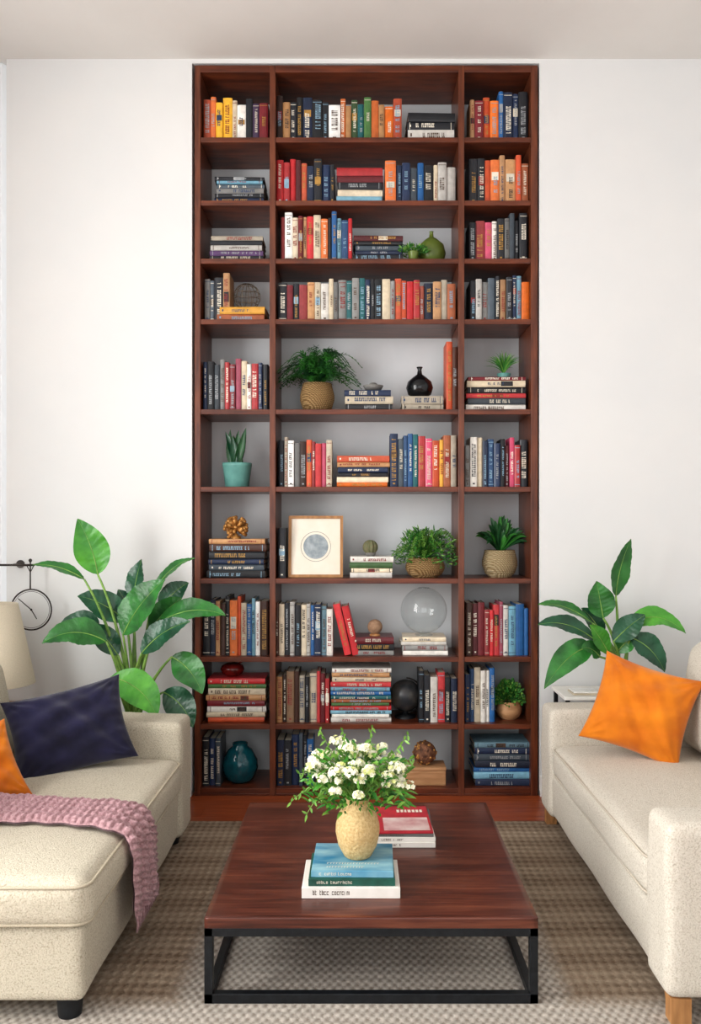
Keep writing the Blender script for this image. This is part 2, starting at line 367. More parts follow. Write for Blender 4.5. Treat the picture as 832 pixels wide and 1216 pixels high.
V=[(0,241,318,117,'uoyyewkvm'),(0,328,390,114,'dakknkk'),(0,390,404,118,'w'),(0,404,477,119,'oagtgoaou'),(0,558,627,112,'amuobnnk'),
(1,328,397,190,'rrrmunknk'),(1,457,470,187,'o'),(1,470,541,194,'nnlbkeww'),(1,557,628,187,'kkuoaauo'),
(2,333,418,254,'rwemareokbcbr'),(2,557,626,257,'krpwkslkk'),
(3,242,272,327,'slka'),(3,330,541,333,'kmkraewesststnkkesuurrunaeo'),(3,558,629,328,'kwslkaknco'),
(4,241,318,428,'nklsrmpewrnk'),(4,530,543,408,'ud'),
(5,330,394,520,'kewsdurrpe'),(5,463,542,518,'nlbbtrpuyoe'),(5,552,627,523,'swenbnkmprk'),
(6,330,339,622,'k'),
(7,240,318,712,'knadkouebcwd'),(7,327,395,717,'dekwkewbncw'),(7,553,628,718,'dmmrrrpwcbb'),
(8,328,391,800,'adadekermr'),(8,497,543,801,'kkwrkn'),(8,552,588,797,'nbewwb'),
(9,240,262,876,'knl'),(9,328,372,873,'nknlkb')]
for k,x0,x1,yt,c in V: upright(x0,x1,yt,c,k)
S=[(0,482,541,133,'kkw'),(1,254,314,209,'kclskn'),(1,398,456,198,'rmkec'),(2,247,314,279,'ekwvk'),(2,419,479,279,'mklnk'),
(3,257,315,364,'yo'),(4,407,467,463,'nek'),(4,476,527,470,'ee'),(4,553,625,447,'mekrlw'),(5,398,463,541,'uankeo'),
(6,245,316,640,'adknlk'),(6,414,468,661,'wgew'),(7,417,469,757,'mks'),(7,476,532,757,'ewsw'),
(8,244,316,806,'rgeamweu'),(8,391,465,794,'waercbtogrcww'),(9,562,631,882,'cnlnbcn')]
zs={}
for k,x0,x1,yt,c in S: zs[(k,x0)]=stack(x0,x1,yt,c,k)
mb=MB()
for i,ch in enumerate('rr'):
    w=.045
    M=Matrix.Translation((X(409+i*9.6,YF),YF,sz[7]+.001))@Matrix.Rotation(math.radians(-13),4,'Y')
    book(mb,M,w*.85,.29-i*.012,.17,ch)
mb.build('leaning_books')

# ---------------------------------------------------------------- small decor on shelves
DC=D+.15
def pot(mb,px0,px1,ytop,zb,mt,d=DC,shape='round',soil=True):
    r=(px1-px0)/2*d/F; cx=X((px0+px1)/2,d); h=Z(ytop,d)-zb
    if shape=='round': pr=[(r*.62,0),(r*.85,h*.15),(r*.99,h*.42),(r*.99,h*.6),(r*.88,h*.88),(r*.84,h),(r*.76,h),(r*.74,h*.85)]
    else: pr=[(r*.72,0),(r*.8,h*.05),(r*.97,h*.85),(r,h*.88),(r,h),(r*.9,h),(r*.88,h*.85)]
    mb.lathe(pr,(cx,d,zb),mt,36)
    mb.lathe([(1e-4,0),(r*.8,0)],(cx,d,zb+h*.87),soil_m,24,cap=False)
    return Vector((cx,d,zb+h*.87)),r,h
def fern(mb,c,rad,up,n,mt,mt2,droop=.5,leaflet=.03,lw=.006,ymax=.14):
    for i in range(n):
        a=2*math.pi*i/n+U(-.2,.2); q=U(.35,1); rr=rad*q; e=U(.3,1)
        tip=Vector((c.x+rr*math.cos(a),c.y+max(-.17,min(ymax,rr*.75*math.sin(a))),c.z+up*e*(1.15-q*.7)-droop*up*q*U(0,.6)))
        C=Vector((c.x+(tip.x-c.x)*.45,c.y+(tip.y-c.y)*.45,c.z+up*e*1.25))
        P=bez(c,C,tip,14); m=mt if R()<.65 else mt2; mb.tube(P,.0014,m,4)
        for j in range(2,15):
            p=P[j]; tg=(P[min(j+1,14)]-P[j-1]).normalized(); sd=tg.cross(Vector((0,0,1)))
            if sd.length<.05: sd=Vector((1,0,0))
            sd.normalize(); L=leaflet*(1.1-abs(j/14-.4))
            for s in (-1,1):
                dirn=(sd*s+tg*.7+Vector((0,U(-.4,.2),U(-.3,.4)))).normalized()
                mb.leaf(p,p+dirn*L,lw*2,(0,0,.002),(0,-.5,1),m,segs=3,fold=.1)
def bushy(mb,c,rx,rz,n,mt,mt2,size,wd):
    for i in range(n):
        a=U(0,6.28); b=U(-.25,1.3); q=U(.35,1)**.6
        p=Vector((c.x+rx*q*math.cos(a)*math.cos(b),c.y+min(.12,rx*.8*q*math.sin(a)*math.cos(b)),c.z+rz*q*math.sin(b)))
        if i%3==0: mb.tube(bez(c,(c+p)/2+Vector((0,0,rz*.2)),p,5),.001,mt,4)
        dr=(p-c).normalized()+Vector((U(-.6,.6),U(-.8,.2),U(-.3,.7)))
        mb.leaf(p,p+dr.normalized()*size*U(.7,1.2),wd,(0,0,size*.12),(U(-.4,.4),-1,U(0,1)),mt if R()<.6 else mt2,segs=4)
def grass(mb,c,rad,up,n,mt,mt2,w=.006):
    for i in range(n):
        a=U(0,6.28); rr=rad*U(.2,1); tip=c+Vector((rr*math.cos(a),rr*math.sin(a)*.7,up*U(.5,1)*(1.1-.5*rr/rad)))
        mb.leaf(c,tip,w,(-(tip.x-c.x)*.2,0,up*.25),(U(-.3,.3),-1,.4),mt if R()<.6 else mt2,segs=6,shp=.6)

mb=MB(); d=DC; cx=X(512,d); r=17*d/F; zb=sz[2]
mb.lathe([(r*.5,0),(r*.85,r*.3),(r,r*.9),(r*.85,r*1.5),(r*.4,r*1.9),(r*.16,r*2.05),(r*.12,r*2.4),(r*.16,r*2.45),(r*.1,r*2.45)],(cx,d,zb),greencer_m,32)
mb.build('olive_bottle_vase')
mb=MB(); c,pr,h=pot(mb,484,497,299,sz[2],greencer_m,d=D+.05,shape='cone'); bushy(mb,c,.09,.035,200,fern_m,fern2_m,.025,.009); mb.build('trailing_plant')
mb=MB(); cx=X(294,DC); r=.075; zc=zs[(3,257)]+r
for i in range(7):
    a=math.pi*i/7
    mb.tube([(cx+r*math.cos(t)*math.cos(a),DC-.03+r*math.cos(t)*math.sin(a),zc+r*math.sin(t)) for t in [2*math.pi*k/32 for k in range(32)]],.0016,wireb_m,6,True)
for zz in (-.6,-.2,.2,.6):
    q=math.sqrt(1-zz*zz)*r; mb.tube([(cx+q*math.cos(t),DC-.03+q*math.sin(t),zc+zz*r) for t in [2*math.pi*k/32 for k in range(32)]],.0016,wireb_m,6,True)
mb.build('wire_orb_ornament')
mb=MB(); c,pr,h=pot(mb,356,397,456,sz[4],basket_m); fern(mb,c,.26,.25,150,fern_m,ferndk_m,leaflet=.032,lw=.005); mb.build('potted_fern')
mb=MB(); cx=X(443,YF+.08); zb=zs[(4,407)]
mb.lathe([(.02,0),(.045,.012),(.058,.035),(.054,.036),(.04,.015),(.001,.008)],(cx,YF+.08,zb),grey_m,28); mb.sphere((cx,YF+.08,zb+.035),.028,grey_m,16,sz=.7); mb.build('stone_bowl')
mb=MB(); d=YF+.09; cx=X(498,d); r=16*d/F; zb=zs[(4,476)]
mb.lathe([(r*.45,0),(r*.85,r*.25),(r,r*.75),(r*.88,r*1.2),(r*.5,r*1.55),(r*.2,r*1.75),(r*.14,r*2.1),(r*.24,r*2.3),(r*.15,r*2.3)],(cx,d,zb),blackcer_m,36); mb.build('black_bulb_vase')
mb=MB(); d=YF+.09; zb=zs[(4,553)]; cx=X(598,d); mb.lathe([(.03,0),(.04,.03),(.036,.03),(.03,.02)],(cx,d,zb),tealpot_m,20); grass(mb,Vector((cx,d,zb+.025)),.12,.15,130,fern_m,fern2_m,.0045); mb.build('potted_grass')
mb=MB(); c,pr,h=pot(mb,264,299,550,sz[5],tealpot_m,shape='cone')
for i in range(14):
    a=U(0,6.28); q=U(0,.035); b=c+Vector((q*math.cos(a),q*math.sin(a),0)); tip=b+Vector((U(-.065,.065),U(-.03,.03),U(.15,.225)))
    mb.leaf(b,tip,.044,(U(-.01,.01),0,0),(U(-.5,.5),-1,0),(ferndk_m,leafd_m,fern_m)[i%3],fold=.5,segs=8,shp=.75,rib=None)
mb.build('snake_plant')
mb=MB(); d=YF+.09; cx=X(280,d); zb=zs[(6,245)]
for i in range(60):
    v=Vector((U(-1,1),U(-1,1),U(-.6,1))).normalized(); p=Vector((cx,d,zb+.058))+v*.04; e=p+v*.024
    mb.tube([Vector((cx,d,zb+.058)),p,e],[.008,.011,.008],gold_m,6); mb.sphere(e,.011,gold_m,8)
mb.lathe([(.03,0),(.03,.012),(.012,.02),(.01,.03)],(cx,d,zb),gold_m,16)
mb.build('gold_coral_ornament')
fr=bpy.data.objects.new('framed_moon_print',None); bpy.context.collection.objects.link(fr)
mb=MB(); d=D+.07; a,b=X(342,d),X(407,d); zb=sz[6]+.002; hh=Z(612,d)-zb; w=b-a; t=.016
tilt=Matrix.Translation(((a+b)/2,d,zb))@Matrix.Rotation(math.radians(-6),4,'X')
for q in ((-w/2,w/2,0,t),(-w/2,w/2,hh-t,hh)): mb.box(q[0],q[1],0,.02,q[2],q[3],oak_m,tilt)
mb.box(-w/2,-w/2+t,0,.02,t,hh-t,oak_m,tilt); mb.box(w/2-t,w/2,0,.02,t,hh-t,oak_m,tilt); mb.build('frame',fr)
mb=MB(); mb.box(-w/2+t,w/2-t,.008,.016,t,hh-t,mat('print_cream','#eee6d8','#e8dfce',rough=.8,scale=10),tilt)
sg=40; R0=.07; mb.add([(R0*math.cos(2*math.pi*i/sg),.0072,hh*.5+R0*math.sin(2*math.pi*i/sg)) for i in range(sg)],[tuple(range(sg))],mat('moon_grey','#b4bcc0','#7d8990',rough=.8,scale=25,contrast=.6),False,tilt)
mb.tube([tilt@Vector((R0*1.2*math.cos(2*math.pi*i/sg),.0072,hh*.5+R0*1.2*math.sin(2*math.pi*i/sg))) for i in range(sg)],.0010,grey_m,5,True)
mb.build('print',fr)
mb=MB(); d=YF+.08; cx=X(439.5,d); zb=zs[(6,414)]
r=.038; n=20; vs=[];fs=[]
mb.lathe([(.022,0),(.03,.01),(.03,.02)],(cx,d,zb),grey_m,20)
seg=40
for k in range(13):
    ph=math.pi*k/12
    for i in range(seg):
        aa=2*math.pi*i/seg; rr=(r*math.sin(ph)+1e-4)*(1+.14*math.cos(10*aa)); vs.append((cx+rr*math.cos(aa),d+rr*math.sin(aa),zb+.05-r*1.1*math.cos(ph)))
for k in range(12):
    for i in range(seg): j=(i+1)%seg; fs.append((k*seg+i,k*seg+j,(k+1)*seg+j,(k+1)*seg+i))
mb.add(vs,fs,mat('cactus','#5d6b4a','#7c7052',rough=.7,scale=60,contrast=.8),True); mb.build('barrel_cactus')
mb=MB(); c,pr,h=pot(mb,481,528,662,sz[6],basket_m,d=D+.13); bushy(mb,c+Vector((0,0,.01)),.18,.17,420,fern_m,fern2_m,.035,.007); fern(mb,c,.24,.23,90,fern2_m,fern_m,leaflet=.022,lw=.004,droop=.7); mb.build('potted_bush')
mb=MB(); c,pr,h=pot(mb,572,614,653,sz[6],basket2_m)
for i in range(52):
    a=U(0,6.28); q=U(.25,1); tip=c+Vector((.185*q*math.cos(a),.11*q*math.sin(a),.23*(1.1-q*.85)+U(-.02,.03)))
    mb.leaf(c,tip,.026,((tip.x-c.x)*.1,0,.07),(U(-.3,.3),-.7,.8),ferndk_m if R()<.6 else fern_m,segs=8,fold=.3,shp=1.0)
mb.build('potted_dracaena')
mb=MB(); d=YF+.08; cx=X(445,d); zb=zs[(7,417)]; mb.lathe([(.03,0),(.03,.008),(.014,.014)],(cx,d,zb),oak_m,20); mb.sphere((cx,d,zb+.05),.042,tanball_m,24); mb.build('ball_ornament')
mb=MB(); d=YF+.1; cx=X(503,d); zb=zs[(7,476)]; r=.131; mb.lathe([(.05,0),(.05,.006),(.03,.012)],(cx,d,zb),glass_m,24)
mb.sphere((cx,d,zb+.01+r),r,glass_m,64)
mb.tube([(cx+.03*math.cos(a),d+.03*math.sin(a),zb+2*r+.006) for a in [2*math.pi*i/24 for i in range(24)]],.003,glass_m,6,True)
o=mb.build('glass_orb')
mb=MB(); d=YF+.09; cx=X(276,d); zb=zs[(8,244)]
mb.lathe([(.03,0),(.055,.015),(.068,.04),(.06,.06),(.035,.072),(.03,.07)],(cx,d,zb),redbowl_m,32); mb.tube([(cx+.03,d,zb+.065),(cx+.05,d,zb+.08),(cx+.045,d,zb+.09)],.006,redbowl_m,8); mb.build('red_lacquer_pot')
mb=MB(); d=D+.17; cx=X(481,d); zb=sz[8]; mb.lathe([(.06,0),(.06,.012),(.02,.02),(.015,.035)],(cx,d,zb),black_m,24); mb.sphere((cx,d,zb+.125),.09,globe_m,32)
mb.tube([(cx+.10*math.cos(t),d,zb+.125+.10*math.sin(t)) for t in [-1.7+3.2*i/20 for i in range(21)]],.004,wire_m,6); mb.build('desk_globe')
mb=MB(); c,pr,h=pot(mb,589,619,832,sz[8],boxwood_m); bushy(mb,c+Vector((0,0,.02)),.085,.11,600,fern_m,fern2_m,.020,.011); mb.build('potted_boxwood')
mb=MB(); d=DC-.02; cx=X(285,d); r=21.5*d/F; zb=sz[9]; mb.lathe([(r*.5,0),(r*.8,r*.2),(r,r*.8),(r*.95,r*1.2),(r*.65,r*1.75),(r*.4,r*1.95),(r*.42,r*2.12),(r*.34,r*2.12),(r*.3,r*1.9)],(cx,d,zb),tealglass_m,36); mb.build('teal_round_vase')
mb=MB(); d=YF+.02; a,b=X(478,d),X(529,d); zt=Z(911,d); mb.bbox(a,b,d-.01,d+.14,sz[9],zt-.02,boxwood_m); mb.bbox(a-.002,b+.002,d-.012,d+.142,zt-.019,zt,boxwood_m); mb.build('wooden_box')
mb=MB(); cx=X(504,d+.06); r=.065
mb.sphere((cx,d+.06,zt+r),r,mat('woven_orb','#9a6a4c','#4c2e22',rough=.7,scale=40,contrast=.6,bump=.8),32)
for i in range(60):
    v=Vector((U(-1,1),U(-1,1),U(-1,1))).normalized(); mb.sphere(Vector((cx,d+.06,zt+r))+v*r*.97,.008,gold_m,8)
mb.build('textured_orb')

# ---------------------------------------------------------------- rug
def rugmat():
    m=bpy.data.materials.new('woven_rug'); m.use_nodes=True; nt=m.node_tree; N=nt.nodes; L=nt.links
    b=N['Principled BSDF']; b.inputs['Roughness'].default_value=.97; b.inputs['Specular IOR Level'].default_value=.1
    tc=N.new('ShaderNodeTexCoord'); sp=N.new('ShaderNodeSeparateXYZ'); L.new(tc.outputs['Object'],sp.inputs[0])
    def M(op,a,b2=None,v=None):
        n=N.new('ShaderNodeMath'); n.operation=op
        for i,q in enumerate((a,b2)):
            if q is None: continue
            if isinstance(q,(int,float)): n.inputs[i].default_value=q
            else: L.new(q,n.inputs[i])
        return n.outputs[0]
    x,y=sp.outputs[0],sp.outputs[1]
    noise=N.new('ShaderNodeTexNoise'); noise.inputs['Scale'].default_value=75; noise.inputs['Detail'].default_value=8; noise.inputs['Roughness'].default_value=.9; L.new(tc.outputs['Object'],noise.inputs['Vector'])
    nz=noise.outputs['Fac']
    wob=M('MULTIPLY',M('SUBTRACT',nz,.5),4.5)
    s1=M('SINE',M('ADD',M('MULTIPLY',M('ADD',x,M('MULTIPLY',y,.7)),95),wob)); s2=M('SINE',M('ADD',M('MULTIPLY',M('SUBTRACT',x,M('MULTIPLY',y,.7)),95),wob))
    dia=M('ADD',M('MULTIPLY',M('MULTIPLY',s1,s2),.5),.5)
    gx=M('SINE',M('ADD',M('MULTIPLY',x,210),wob)); gy=M('SINE',M('ADD',M('MULTIPLY',y,130),wob)); blk=M('ADD',M('MULTIPLY',M('MULTIPLY',gx,gy),.5),.5)
    rows=M('ADD',M('MULTIPLY',M('SINE',M('MULTIPLY',y,30)),.5),.5)
    def soft(v,a,b_):
        n=N.new('ShaderNodeMapRange'); n.interpolation_type='SMOOTHSTEP'; L.new(v,n.inputs[0]); n.inputs[1].default_value=a; n.inputs[2].default_value=b_; return n.outputs[0]
    xw=M('ADD',M('ABSOLUTE',M('SUBTRACT',x,.04)),M('MULTIPLY',wob,.01)); yw=M('ADD',y,M('MULTIPLY',wob,.01))
    fld=M('MULTIPLY',soft(xw,.66,.57),soft(yw,3.95,3.85)); mask=M('MAXIMUM',fld,soft(yw,2.68,2.56))
    def ramp(f,c1,c2,p0=.25,p1=.75):
        r=N.new('ShaderNodeValToRGB'); r.color_ramp.elements[0].color=lin(c1); r.color_ramp.elements[1].color=lin(c2); r.color_ramp.elements[0].position=p0; r.color_ramp.elements[1].position=p1; L.new(f,r.inputs[0]); return r.outputs[0]
    bmix=M('ADD',M('MULTIPLY',dia,.22),M('ADD',M('MULTIPLY',rows,.12),M('MULTIPLY',nz,.66)))
    cb=ramp(bmix,'#75614f','#c2b19c',.30,.70)
    fm=M('ADD',M('MULTIPLY',blk,.30),M('ADD',M('MULTIPLY',rows,.05),M('MULTIPLY',nz,.65))); cf=ramp(fm,'#8a7f74','#d3ccc2',.32,.64)
    mx=N.new('ShaderNodeMixRGB'); L.new(mask,mx.inputs[0]); L.new(cb,mx.inputs[1]); L.new(cf,mx.inputs[2]); L.new(mx.outputs[0],b.inputs['Base Color'])
    bp=N.new('ShaderNodeBump'); bp.inputs['Strength'].default_value=.6; bp.inputs['Distance'].default_value=.008; L.new(M('ADD',M('ADD',blk,dia),nz),bp.inputs['Height']); L.new(bp.outputs[0],b.inputs['Normal'])
    return m
mb=MB(); mb.rbox(-1.7,1.8,.9,4.22,0,.012,.005,rugmat(),n=10); mb.build('area_rug')
RZ=.012

# ---------------------------------------------------------------- coffee table
ct=bpy.data.objects.new('coffee_table',None); bpy.context.collection.objects.link(ct)
tx0,tx1,ty0,ty1,tz=-.482,.553,2.607,3.69,.28
mb=MB(); mb.bbox(tx0,tx1,ty0,ty1,tz-.034,tz,table_m,r=.003); mb.build('top',ct)
mb=MB(); b=.026
for ya in (ty0+.003,ty1-.003-b):
    mb.box(tx0,tx1,ya,ya+b,tz-.034-b,tz-.034,black_m); mb.box(tx0,tx1,ya,ya+b,RZ,RZ+b+.004,black_m)
    mb.box(tx0,tx0+b,ya,ya+b,RZ,tz-.034,black_m); mb.box(tx1-b,tx1,ya,ya+b,RZ,tz-.034,black_m)
for xa in (tx0,tx1-b):
    mb.box(xa,xa+b,ty0+.01,ty1-.01,RZ,RZ+b,black_m); mb.box(xa,xa+b,ty0+.01,ty1-.01,tz-.034-b,tz-.034,black_m)
mb.build('frame',ct,bevel=.0015)
def bigbook(mb,x0,x1,y0,y1,z0,z1,ch,rot=0,col=None,titles=True):
    cm=bookmat(ch) if col is None else col; cx,cy=(x0+x1)/2,(y0+y1)/2
    M=Matrix.Translation((cx,cy,0))@Matrix.Rotation(rot,4,'Z')@Matrix.Translation((-cx,-cy,0)); c=.003
    mb.bbox(x0,x1,y0,y1,z1-c,z1,cm,r=.0012,M=M); mb.bbox(x0,x1,y0,y1,z0,z0+c,cm,r=.0012,M=M); mb.box(x0,x1,y0,y0+c,z0+.001,z1-.001,cm,M)
    mb.box(x0+.004,x1-.004,y0+c,y1-.004,z0+c,z1-c,page_m,M)
    tm=TXTS_D[3] if ch in 'we' else TXTL; x=x0+.06*(x1-x0)+.01; zc=(z0+z1)/2; g=(z1-z0)*.17; sk=(z1-z0)*.07
    def q(a,b,c_,d_): mb.add([(a,y0-.0006,c_),(b,y0-.0006,c_),(b,y0-.0006,d_),(a,y0-.0006,d_)],[(0,1,2,3)],tm,False,M)
    if titles:
        while x<x0+(x1-x0)*.5:
            l=U(.004,.007)
            if R()<.87:
                q(x,x+.0015,zc-g,zc+g*(1.6 if R()<.3 else 1))
                if R()<.7: q(x,x+l,zc+g-sk,zc+g)
                if R()<.7: q(x,x+l,zc-g,zc-g+sk)
                if R()<.5: q(x+l-.0015,x+l,zc-g,zc+g)
            x+=l+.0022
    return M
WT=mat('cover_white','#ebe8e2','#e2dfd8',rough=.5,scale=20)
mb=MB()
bigbook(mb,X(358,2.74),X(475,2.74),2.74,2.97,.2805,.316,'w',0,WT)
bigbook(mb,X(366,2.75),X(469,2.75),2.75,2.97,.3165,.340,'t',.0,mat('cover_deepgreen','#1d5a4c','#154438',rough=.5))
blue=mat('cover_photo_blue','#2480a8','#9cc8d2',rough=.4,scale=6,stretch=(1,3,1),contrast=.6)
M=bigbook(mb,X(370,2.76),X(468,2.76),2.76,3.0,.3405,.362,'b',-.02,blue)
for r_,zz in ((0,2.785),(1,2.815)):
    x=X(388,2.76)
    while x<X(450 if r_ else 430,2.76):
        l=U(.005,.009); mb.add([(x,zz,.3626),(x+.002,zz,.3626),(x+.002,zz+.012,.3626),(x,zz+.012,.3626)],[(0,1,2,3)],TXTL,False,M); mb.add([(x,zz+.010,.3626),(x+l,zz+.010,.3626),(x+l,zz+.012,.3626),(x,zz+.012,.3626)],[(0,1,2,3)],TXTL,False,M); x+=l+.003
mb.build('coffee_table_books')
mb=MB()
for i,(z0,z1) in enumerate(((.2805,.300),(.3005,.318),(.3185,.330))): bigbook(mb,.045+i*.003,.285-i*.002,3.17+i*.004,3.46,z0,z1,'w',U(-.02,.02),WT if i<2 else bookmat('s'))
mag=mat('magazine_red','#c22f3c','#a92534',rough=.35)
M=bigbook(mb,.045,.275,3.175,3.465,.3305,.338,'r',.02,mag,False)
mb.add([(.09,3.19,.3386),(.265,3.19,.3386),(.265,3.33,.3386),(.09,3.33,.3386)],[(0,1,2,3)],mat('mag_pic','#e6d6d0','#c08a8c',rough=.4,scale=14,contrast=.7),False,M)
x=.15
while x<.25: l=U(.008,.014); mb.add([(x,3.39,.3386),(x+l,3.39,.3386),(x+l,3.42,.3386),(x,3.42,.3386)],[(0,1,2,3)],TXTL,False,M); x+=l+.005
mb.build('magazine_stack')
# vase with flowers
vz=.3628; vc=Vector((X(424.5,2.886),2.886,vz))
fv=bpy.data.objects.new('flower_vase',None); bpy.context.collection.objects.link(fv)
mb=MB(); r=.0755; h=.2
mb.lathe([(r*.55,0),(r*.62,.004),(r*.88,h*.2),(r,h*.42),(r*.99,h*.55),(r*.85,h*.74),(r*.58,h*.87),(r*.5,h*.92),(r*.53,h*.97),(r*.6,h),(r*.52,h),(r*.42,h*.92),(r*.4,h*.8)],vc,vase_m,48); mb.build('vase',fv)
mb=MB(); nk=vc+Vector((0,0,h*.92))
def umbel(c,rad,mt1,mt2,n):
    for i in range(n):
        v=Vector((U(-1,1),U(-1,1),U(-.3,1)))
        if v.length>1: v.normalize()
        p=c+Vector((v.x*rad,v.y*rad,v.z*rad*.6))
        m=mt1 if R()<.75 else mt2; q=.0052*U(.7,1.3); nrm=(v+Vector((0,-.6,.5))).normalized(); a0=U(0,6)
        t1=nrm.cross(Vector((0,0,1))).normalized(); t2=nrm.cross(t1)
        if i%3==0: mb.tube([c-Vector((0,0,rad*.9)),p],.0007,stem_m,3)
        for k in range(5):
            a=a0+k*1.2566; dv=t1*math.cos(a)+t2*math.sin(a); mb.leaf(p,p+dv*q*1.5+nrm*.002,q*1.2,(0,0,0),nrm,m,segs=3,fold=.1)
        mb.sphere(p+nrm*.001,.0016,petal2_m,5)
for i in range(84):
    a=U(0,6.28); q=U(.05,1)**.6; e=U(.35,1)
    p=nk+Vector((.19*q*math.cos(a),.15*q*math.sin(a),.035+.20*(1-.6*q*q)*e))
    mb.tube(bez(nk+Vector((U(-.02,.02),U(-.02,.02),-.05)),nk+Vector((.06*q*math.cos(a),.05*q*math.sin(a),.1)),p,8),.0014,stem_m,5)
    umbel(p,U(.010,.028),petal_m,petal2_m,random.randint(14,38))
for i in range(620):
    a=U(0,6.28); q=U(.1,1); p=nk+Vector((.18*q*math.cos(a),.14*q*math.sin(a),U(-.01,.19)*(1.1-.5*q)))
    dv=Vector((math.cos(a),math.sin(a),U(-.6,1.1))).normalized()
    mb.leaf(p,p+dv*U(.02,.05),U(.006,.015),(0,0,.008),(U(-.5,.5),-.7,.8),random.choice((fern2_m,fern_m,leafl_m,fern2_m)),segs=5)
for s,t_ in ((-1,(-.225,-.03,.01)),(-1,(-.2,.02,.09)),(1,(.19,0,.15)),(1,(.17,-.05,.24)),(-1,(-.13,.03,.24)),(1,(.05,.0,.255)),(-1,(-.05,-.03,.25)),(-1,(-.17,-.06,-.02)),(1,(.16,-.03,.05))):
    tip=nk+Vector(t_); P=bez(nk,nk+Vector((t_[0]*.5,0,.12)),tip,14); mb.tube(P,.0012,stem_m,5)
    for j in range(4,15):
        for q in (-1,1): mb.leaf(P[j],P[j]+Vector((U(-.01,.02)*s,U(-.02,0),q*.016+U(-.008,.008))),.008,(0,0,0),(0,-1,.2),fern2_m,segs=4)
mb.build('flowers',fv)

# ---------------------------------------------------------------- sofas
def welt(mb,x0,x1,y0,y1,z,r,mt):
    P=[]
    for cx,cy,a0 in ((x1-r,y1-r,0),(x0+r,y1-r,90),(x0+r,y0+r,180),(x1-r,y0+r,270)):
        for i in range(7): a=math.radians(a0+i*15); P.append((cx+r*math.cos(a),cy+r*math.sin(a),z))
    mb.tube(P,.0048,mt,6,True)
sf=bpy.data.objects.new('sofa',None); bpy.context.collection.objects.link(sf)
def part(name,parent,*boxes,welts=()):
    mb=MB()
    for bb in boxes: mb.rbox(*bb[:6],bb[6],bb[7],n=24,crown=bb[8] if len(bb)>8 else 0,puff=bb[9] if len(bb)>9 else 0,wob=.0026)
    for w in welts: welt(mb,*w)
    mb.build(name,parent)
m=sofaR_m; sx=.925; weltr=mat('welt_light','#cfc6b8','#bcb2a2',rough=.95,scale=300,spec=.1)
part('base',sf,(sx,1.95,2.52,4.23,.09,.30,.025,m))
part('seat_cushion',sf,(sx-.01,1.62,2.69,4.03,.29,.445,.05,m,.025,.012),welts=((sx-.004,1.615,2.694,4.026,.425,.05,weltr),(sx-.004,1.615,2.694,4.026,.31,.05,weltr)))
part('arm_far',sf,(sx-.015,1.95,4.03,4.25,.085,.605,.035,m,.008),)
part('arm_near',sf,(sx-.015,1.95,2.49,2.69,.085,.605,.035,m,.008),)
part('backrest',sf,(1.74,1.98,2.5,4.24,.09,.82,.05,m))
for i,(a,b) in enumerate(((2.7,3.36),(3.37,4.02))):
    mb=MB(); c=Vector((1.60,(a+b)/2,.45)); T=Matrix.Translation(c)@Matrix.Rotation(math.radians(8),4,'Y'); mb.rbox(-.11,.10,-(b-a)/2,(b-a)/2,0,.5,.08,m,n=20,crown=.02,puff=.02,M=T); mb.build('back_cushion_%d'%(i+1),sf)
mb=MB()
for x in (sx+.03,1.88):
    for y in (2.56,4.19):
        mb.lathe([(.02,0),(.03,.08)],(x,y,RZ),oak_m,16)
mb.box(sx+.0,sx+.06,2.50,2.55,RZ,.088,oak_m); mb.box(sx,sx+.05,4.17,4.215,RZ,.088,oak_m); mb.build('legs',sf)
sl=bpy.data.objects.new('sofa.001',None); bpy.context.collection.objects.link(sl); m=sofaL_m; e=-.82
part('base',sl,(-1.95,e,2.5,3.95,.075,.30,.025,m))
part('seat_cushion_1',sl,(-1.55,e+.022,2.48,3.11,.295,.445,.05,m,.022,.012),welts=((-1.545,e+.017,2.484,3.106,.425,.05,welt_m),(-1.545,e+.017,2.484,3.106,.315,.05,welt_m)))
part('seat_cushion_2',sl,(-1.55,e+.022,3.12,3.80,.295,.445,.05,m,.022,.012),welts=((-1.545,e+.017,3.124,3.796,.425,.05,welt_m),(-1.545,e+.017,3.124,3.796,.315,.05,welt_m)))
part('arm',sl,(-1.95,e+.02,3.79,4.02,.075,.605,.035,m,.008))
part('backrest',sl,(-1.98,-1.76,2.5,4.0,.08,.8,.05,m))
for i,(a,b) in enumerate(((2.5,3.12),(3.14,3.79))):
    mb=MB(); c=Vector((-1.62,(a+b)/2,.45)); T=Matrix.Translation(c)@Matrix.Rotation(math.radians(-10),4,'Y'); mb.rbox(-.10,.11,-(b-a)/2,(b-a)/2,0,.46,.08,m,n=20,crown=.02,puff=.02,M=T); mb.build('back_cushion_%d'%(i+1),sl)
mb=MB()
for x in (-1.9,e-.06):
    for y in (2.56,3.93): mb.lathe([(.035,0),(.04,.065)],(x,y,RZ),black_m,16)
mb.build('feet',sl)

